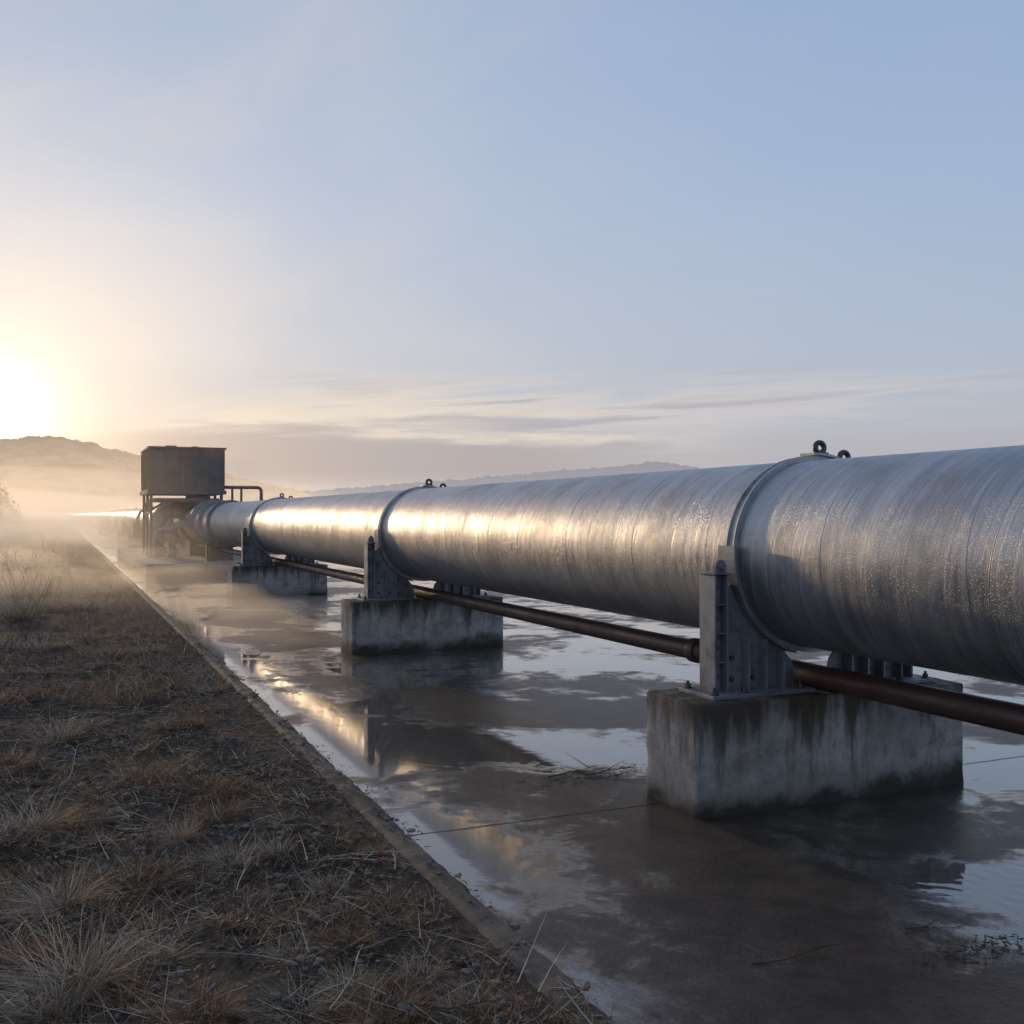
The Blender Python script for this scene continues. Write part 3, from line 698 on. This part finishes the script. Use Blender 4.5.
# ------------------------------------------------------------ world
w = bpy.data.worlds.new('World'); scene.world = w; w.use_nodes = True
n = NT(w.node_tree); bg = w.node_tree.nodes['Background']
tc = n.new('ShaderNodeTexCoord').outputs['Generated']
dr = n.vmath('NORMALIZE', tc).outputs[0]; s = sep(n, dr)
e = n.math('MULTIPLY', n.math('ARCSINE', s[2]), 57.2958)
az = n.math('MULTIPLY', n.math('ARCTAN2', s[0], s[1]), 57.2958)
ga, ge = math.radians(-3.0), math.radians(5.0)
gd = (math.cos(ge)*math.sin(ga), math.cos(ge)*math.cos(ga), math.sin(ge))
dot = n.vmath('DOT_PRODUCT', dr, gd).outputs['Value']
th = n.math('MULTIPLY', n.math('ARCCOSINE', n.math('MINIMUM', dot, .99999)), 57.2958)
cr = n.new('ShaderNodeValToRGB'); n.link(n.math('DIVIDE', n.math('ADD', e, 10), 100, clamp=True), cr.inputs[0])
stops = [(0, (.28, .27, .27)), (.10, (.44, .42, .44)), (.135, (.43, .45, .51)), (.19, (.39, .47, .60)), (.26, (.335, .45, .635)), (.36, (.265, .395, .61)), (.6, (.19, .30, .52)), (1, (.14, .24, .45))]
els = cr.color_ramp.elements
els[0].position, els[1].position = 0, 1
for i, (ps, cl) in enumerate(stops):
    el = els[0] if i == 0 else (els[-1] if i == len(stops)-1 else els.new(ps))
    el.color = cl+(1,)
col = cr.outputs[0]
def expo(k): return n.math('POWER', 2.718, n.math('DIVIDE', th, -k))
def addc(col, f, c_): return n.mix(1.0, col, n.mix(f, (0, 0, 0), c_), 'ADD')
soft = n.noise(n.scale(dr, (2.2, 2.2, 5)), 1.3, 5, .55, .4)
# diagonal high veil, rising away from the sun
dg = n.new('ShaderNodeCombineXYZ'); n.put(dg.inputs[0], n.math('MULTIPLY', n.math('ADD', az, e), .035)); n.put(dg.inputs[1], n.math('MULTIPLY', n.math('SUBTRACT', e, n.math('MULTIPLY', az, .55)), .13))
soft2 = n.noise(dg.outputs[0], 1.0, 6, .55, .5)
col = addc(col, n.math('MULTIPLY', expo(19), n.rng(soft, .25, .75, .8, 1.15)), (.52, .34, .13))
veil = n.math('MULTIPLY', n.rng(soft, .34, .66, .4, 1), n.rng(soft2, .35, .65, 0, 1))
col = n.mix(n.math('MULTIPLY', n.math('MULTIPLY', veil, n.rng(e, 7, 30, .5, .42)), n.rng(az, 32, 5, .15, 1.3)), col, n.mix(expo(18), (.52, .53, .59), (.92, .80, .70)))
def band(v, a, b_, c_, d_): return n.math('MULTIPLY', n.rng(v, a, b_), n.rng(v, c_, d_, 1, 0))
cv = n.new('ShaderNodeCombineXYZ'); n.put(cv.inputs[0], n.math('MULTIPLY', az, .08)); n.put(cv.inputs[1], n.math('ADD', n.math('MULTIPLY', e, .85), n.math('MULTIPLY', az, -.02)))
cn = n.noise(cv.outputs[0], 1.0, 7, .6, .5)
warm = expo(13)
bank2 = n.math('MULTIPLY', band(e, .2, 1.2, 3.2, 5.0), n.rng(n.noise(cv.outputs[0], .6, 5, .55), .30, .55))
col = n.mix(n.math('MULTIPLY', bank2, .5), col, n.mix(warm, (.42, .41, .45), (.85, .66, .50)))
etop = n.math('ADD', n.math('ADD', e, n.math('MULTIPLY', n.math('SUBTRACT', cn, .5), 3.6)), n.math('MULTIPLY', n.math('ABSOLUTE', n.math('SUBTRACT', az, 14)), .06))
bank = n.math('MULTIPLY', n.math('MULTIPLY', n.rng(e, 1.0, 2.6), n.rng(etop, 4.3, 5.3, 1, 0)), band(az, 0, 6, 22, 36))
rim = n.math('MULTIPLY', n.math('MULTIPLY', n.rng(etop, 4.5, 5.3), n.rng(etop, 5.4, 7.2, 1, 0)), n.math('MULTIPLY', band(az, 3, 8, 24, 38), n.rng(cn, .30, .55)))
col = n.mix(n.math('MULTIPLY', rim, .75), col, n.mix(warm, (.80, .69, .58), (1.0, .84, .62)))
col = n.mix(n.math('MULTIPLY', bank, .8), col, n.mix(warm, (.38, .355, .385), (.62, .48, .39)))
cvb = n.new('ShaderNodeCombineXYZ'); n.put(cvb.inputs[0], n.math('ADD', n.math('MULTIPLY', az, .055), 7.3)); n.put(cvb.inputs[1], n.math('ADD', n.math('MULTIPLY', e, .80), n.math('MULTIPLY', az, -.035)))
cn2 = n.noise(cvb.outputs[0], 1.0, 7, .55, .6)
st = n.math('MULTIPLY', band(e, 4.0, 5.4, 6.5, 8.2), n.math('MULTIPLY', band(az, 8, 18, 38, 56), n.rng(cn2, .38, .60)))
col = n.mix(n.math('MULTIPLY', st, .75), col, n.mix(n.rng(cn2, .50, .68), n.mix(n.rng(az, 15, 40), (.80, .70, .60), (.66, .61, .61)), (.40, .39, .44)))
col = addc(col, expo(5.5), (.55, .38, .19))
core = n.math('POWER', 2.718, n.math('MULTIPLY', n.math('POWER', n.math('DIVIDE', th, 2.4), 2), -1))
col = addc(col, core, (.9, .76, .56))
sky = n.new('ShaderNodeTexSky'); sky.sky_type = 'NISHITA'; sky.sun_disc = False; sky.sun_elevation = SUN_EL; sky.sun_rotation = SUN_AZ
col = n.mix(1.0, col, n.mix(0.003, (0, 0, 0), sky.outputs[0]), 'ADD')
n.link(col, bg.inputs[0]); bg.inputs[1].default_value = 1.0

sl = bpy.data.lights.new('sun', 'SUN'); sl.energy = 1.7; sl.angle = math.radians(1.5); sl.color = (1, .68, .37)
so = bpy.data.objects.new('sun', sl); COL.objects.link(so)
sd = Vector((math.cos(SUN_EL)*math.sin(SUN_AZ), math.cos(SUN_EL)*math.cos(SUN_AZ), math.sin(SUN_EL)))
so.rotation_euler = sd.to_track_quat('Z', 'Y').to_euler()

# ------------------------------------------------------------ camera
cam = bpy.data.cameras.new('camera'); cam.sensor_width = 36; cam.lens = F/1024*36; cam.clip_end = 8000; cam.clip_start = .05
co = bpy.data.objects.new('camera', cam); COL.objects.link(co); co.location = (0, 0, H)
co.rotation_euler = (math.radians(90)+math.atan(3/F), 0, -A)
scene.camera = co
scene.view_settings.view_transform = 'Standard'; scene.view_settings.look = 'None'; scene.view_settings.exposure = 0
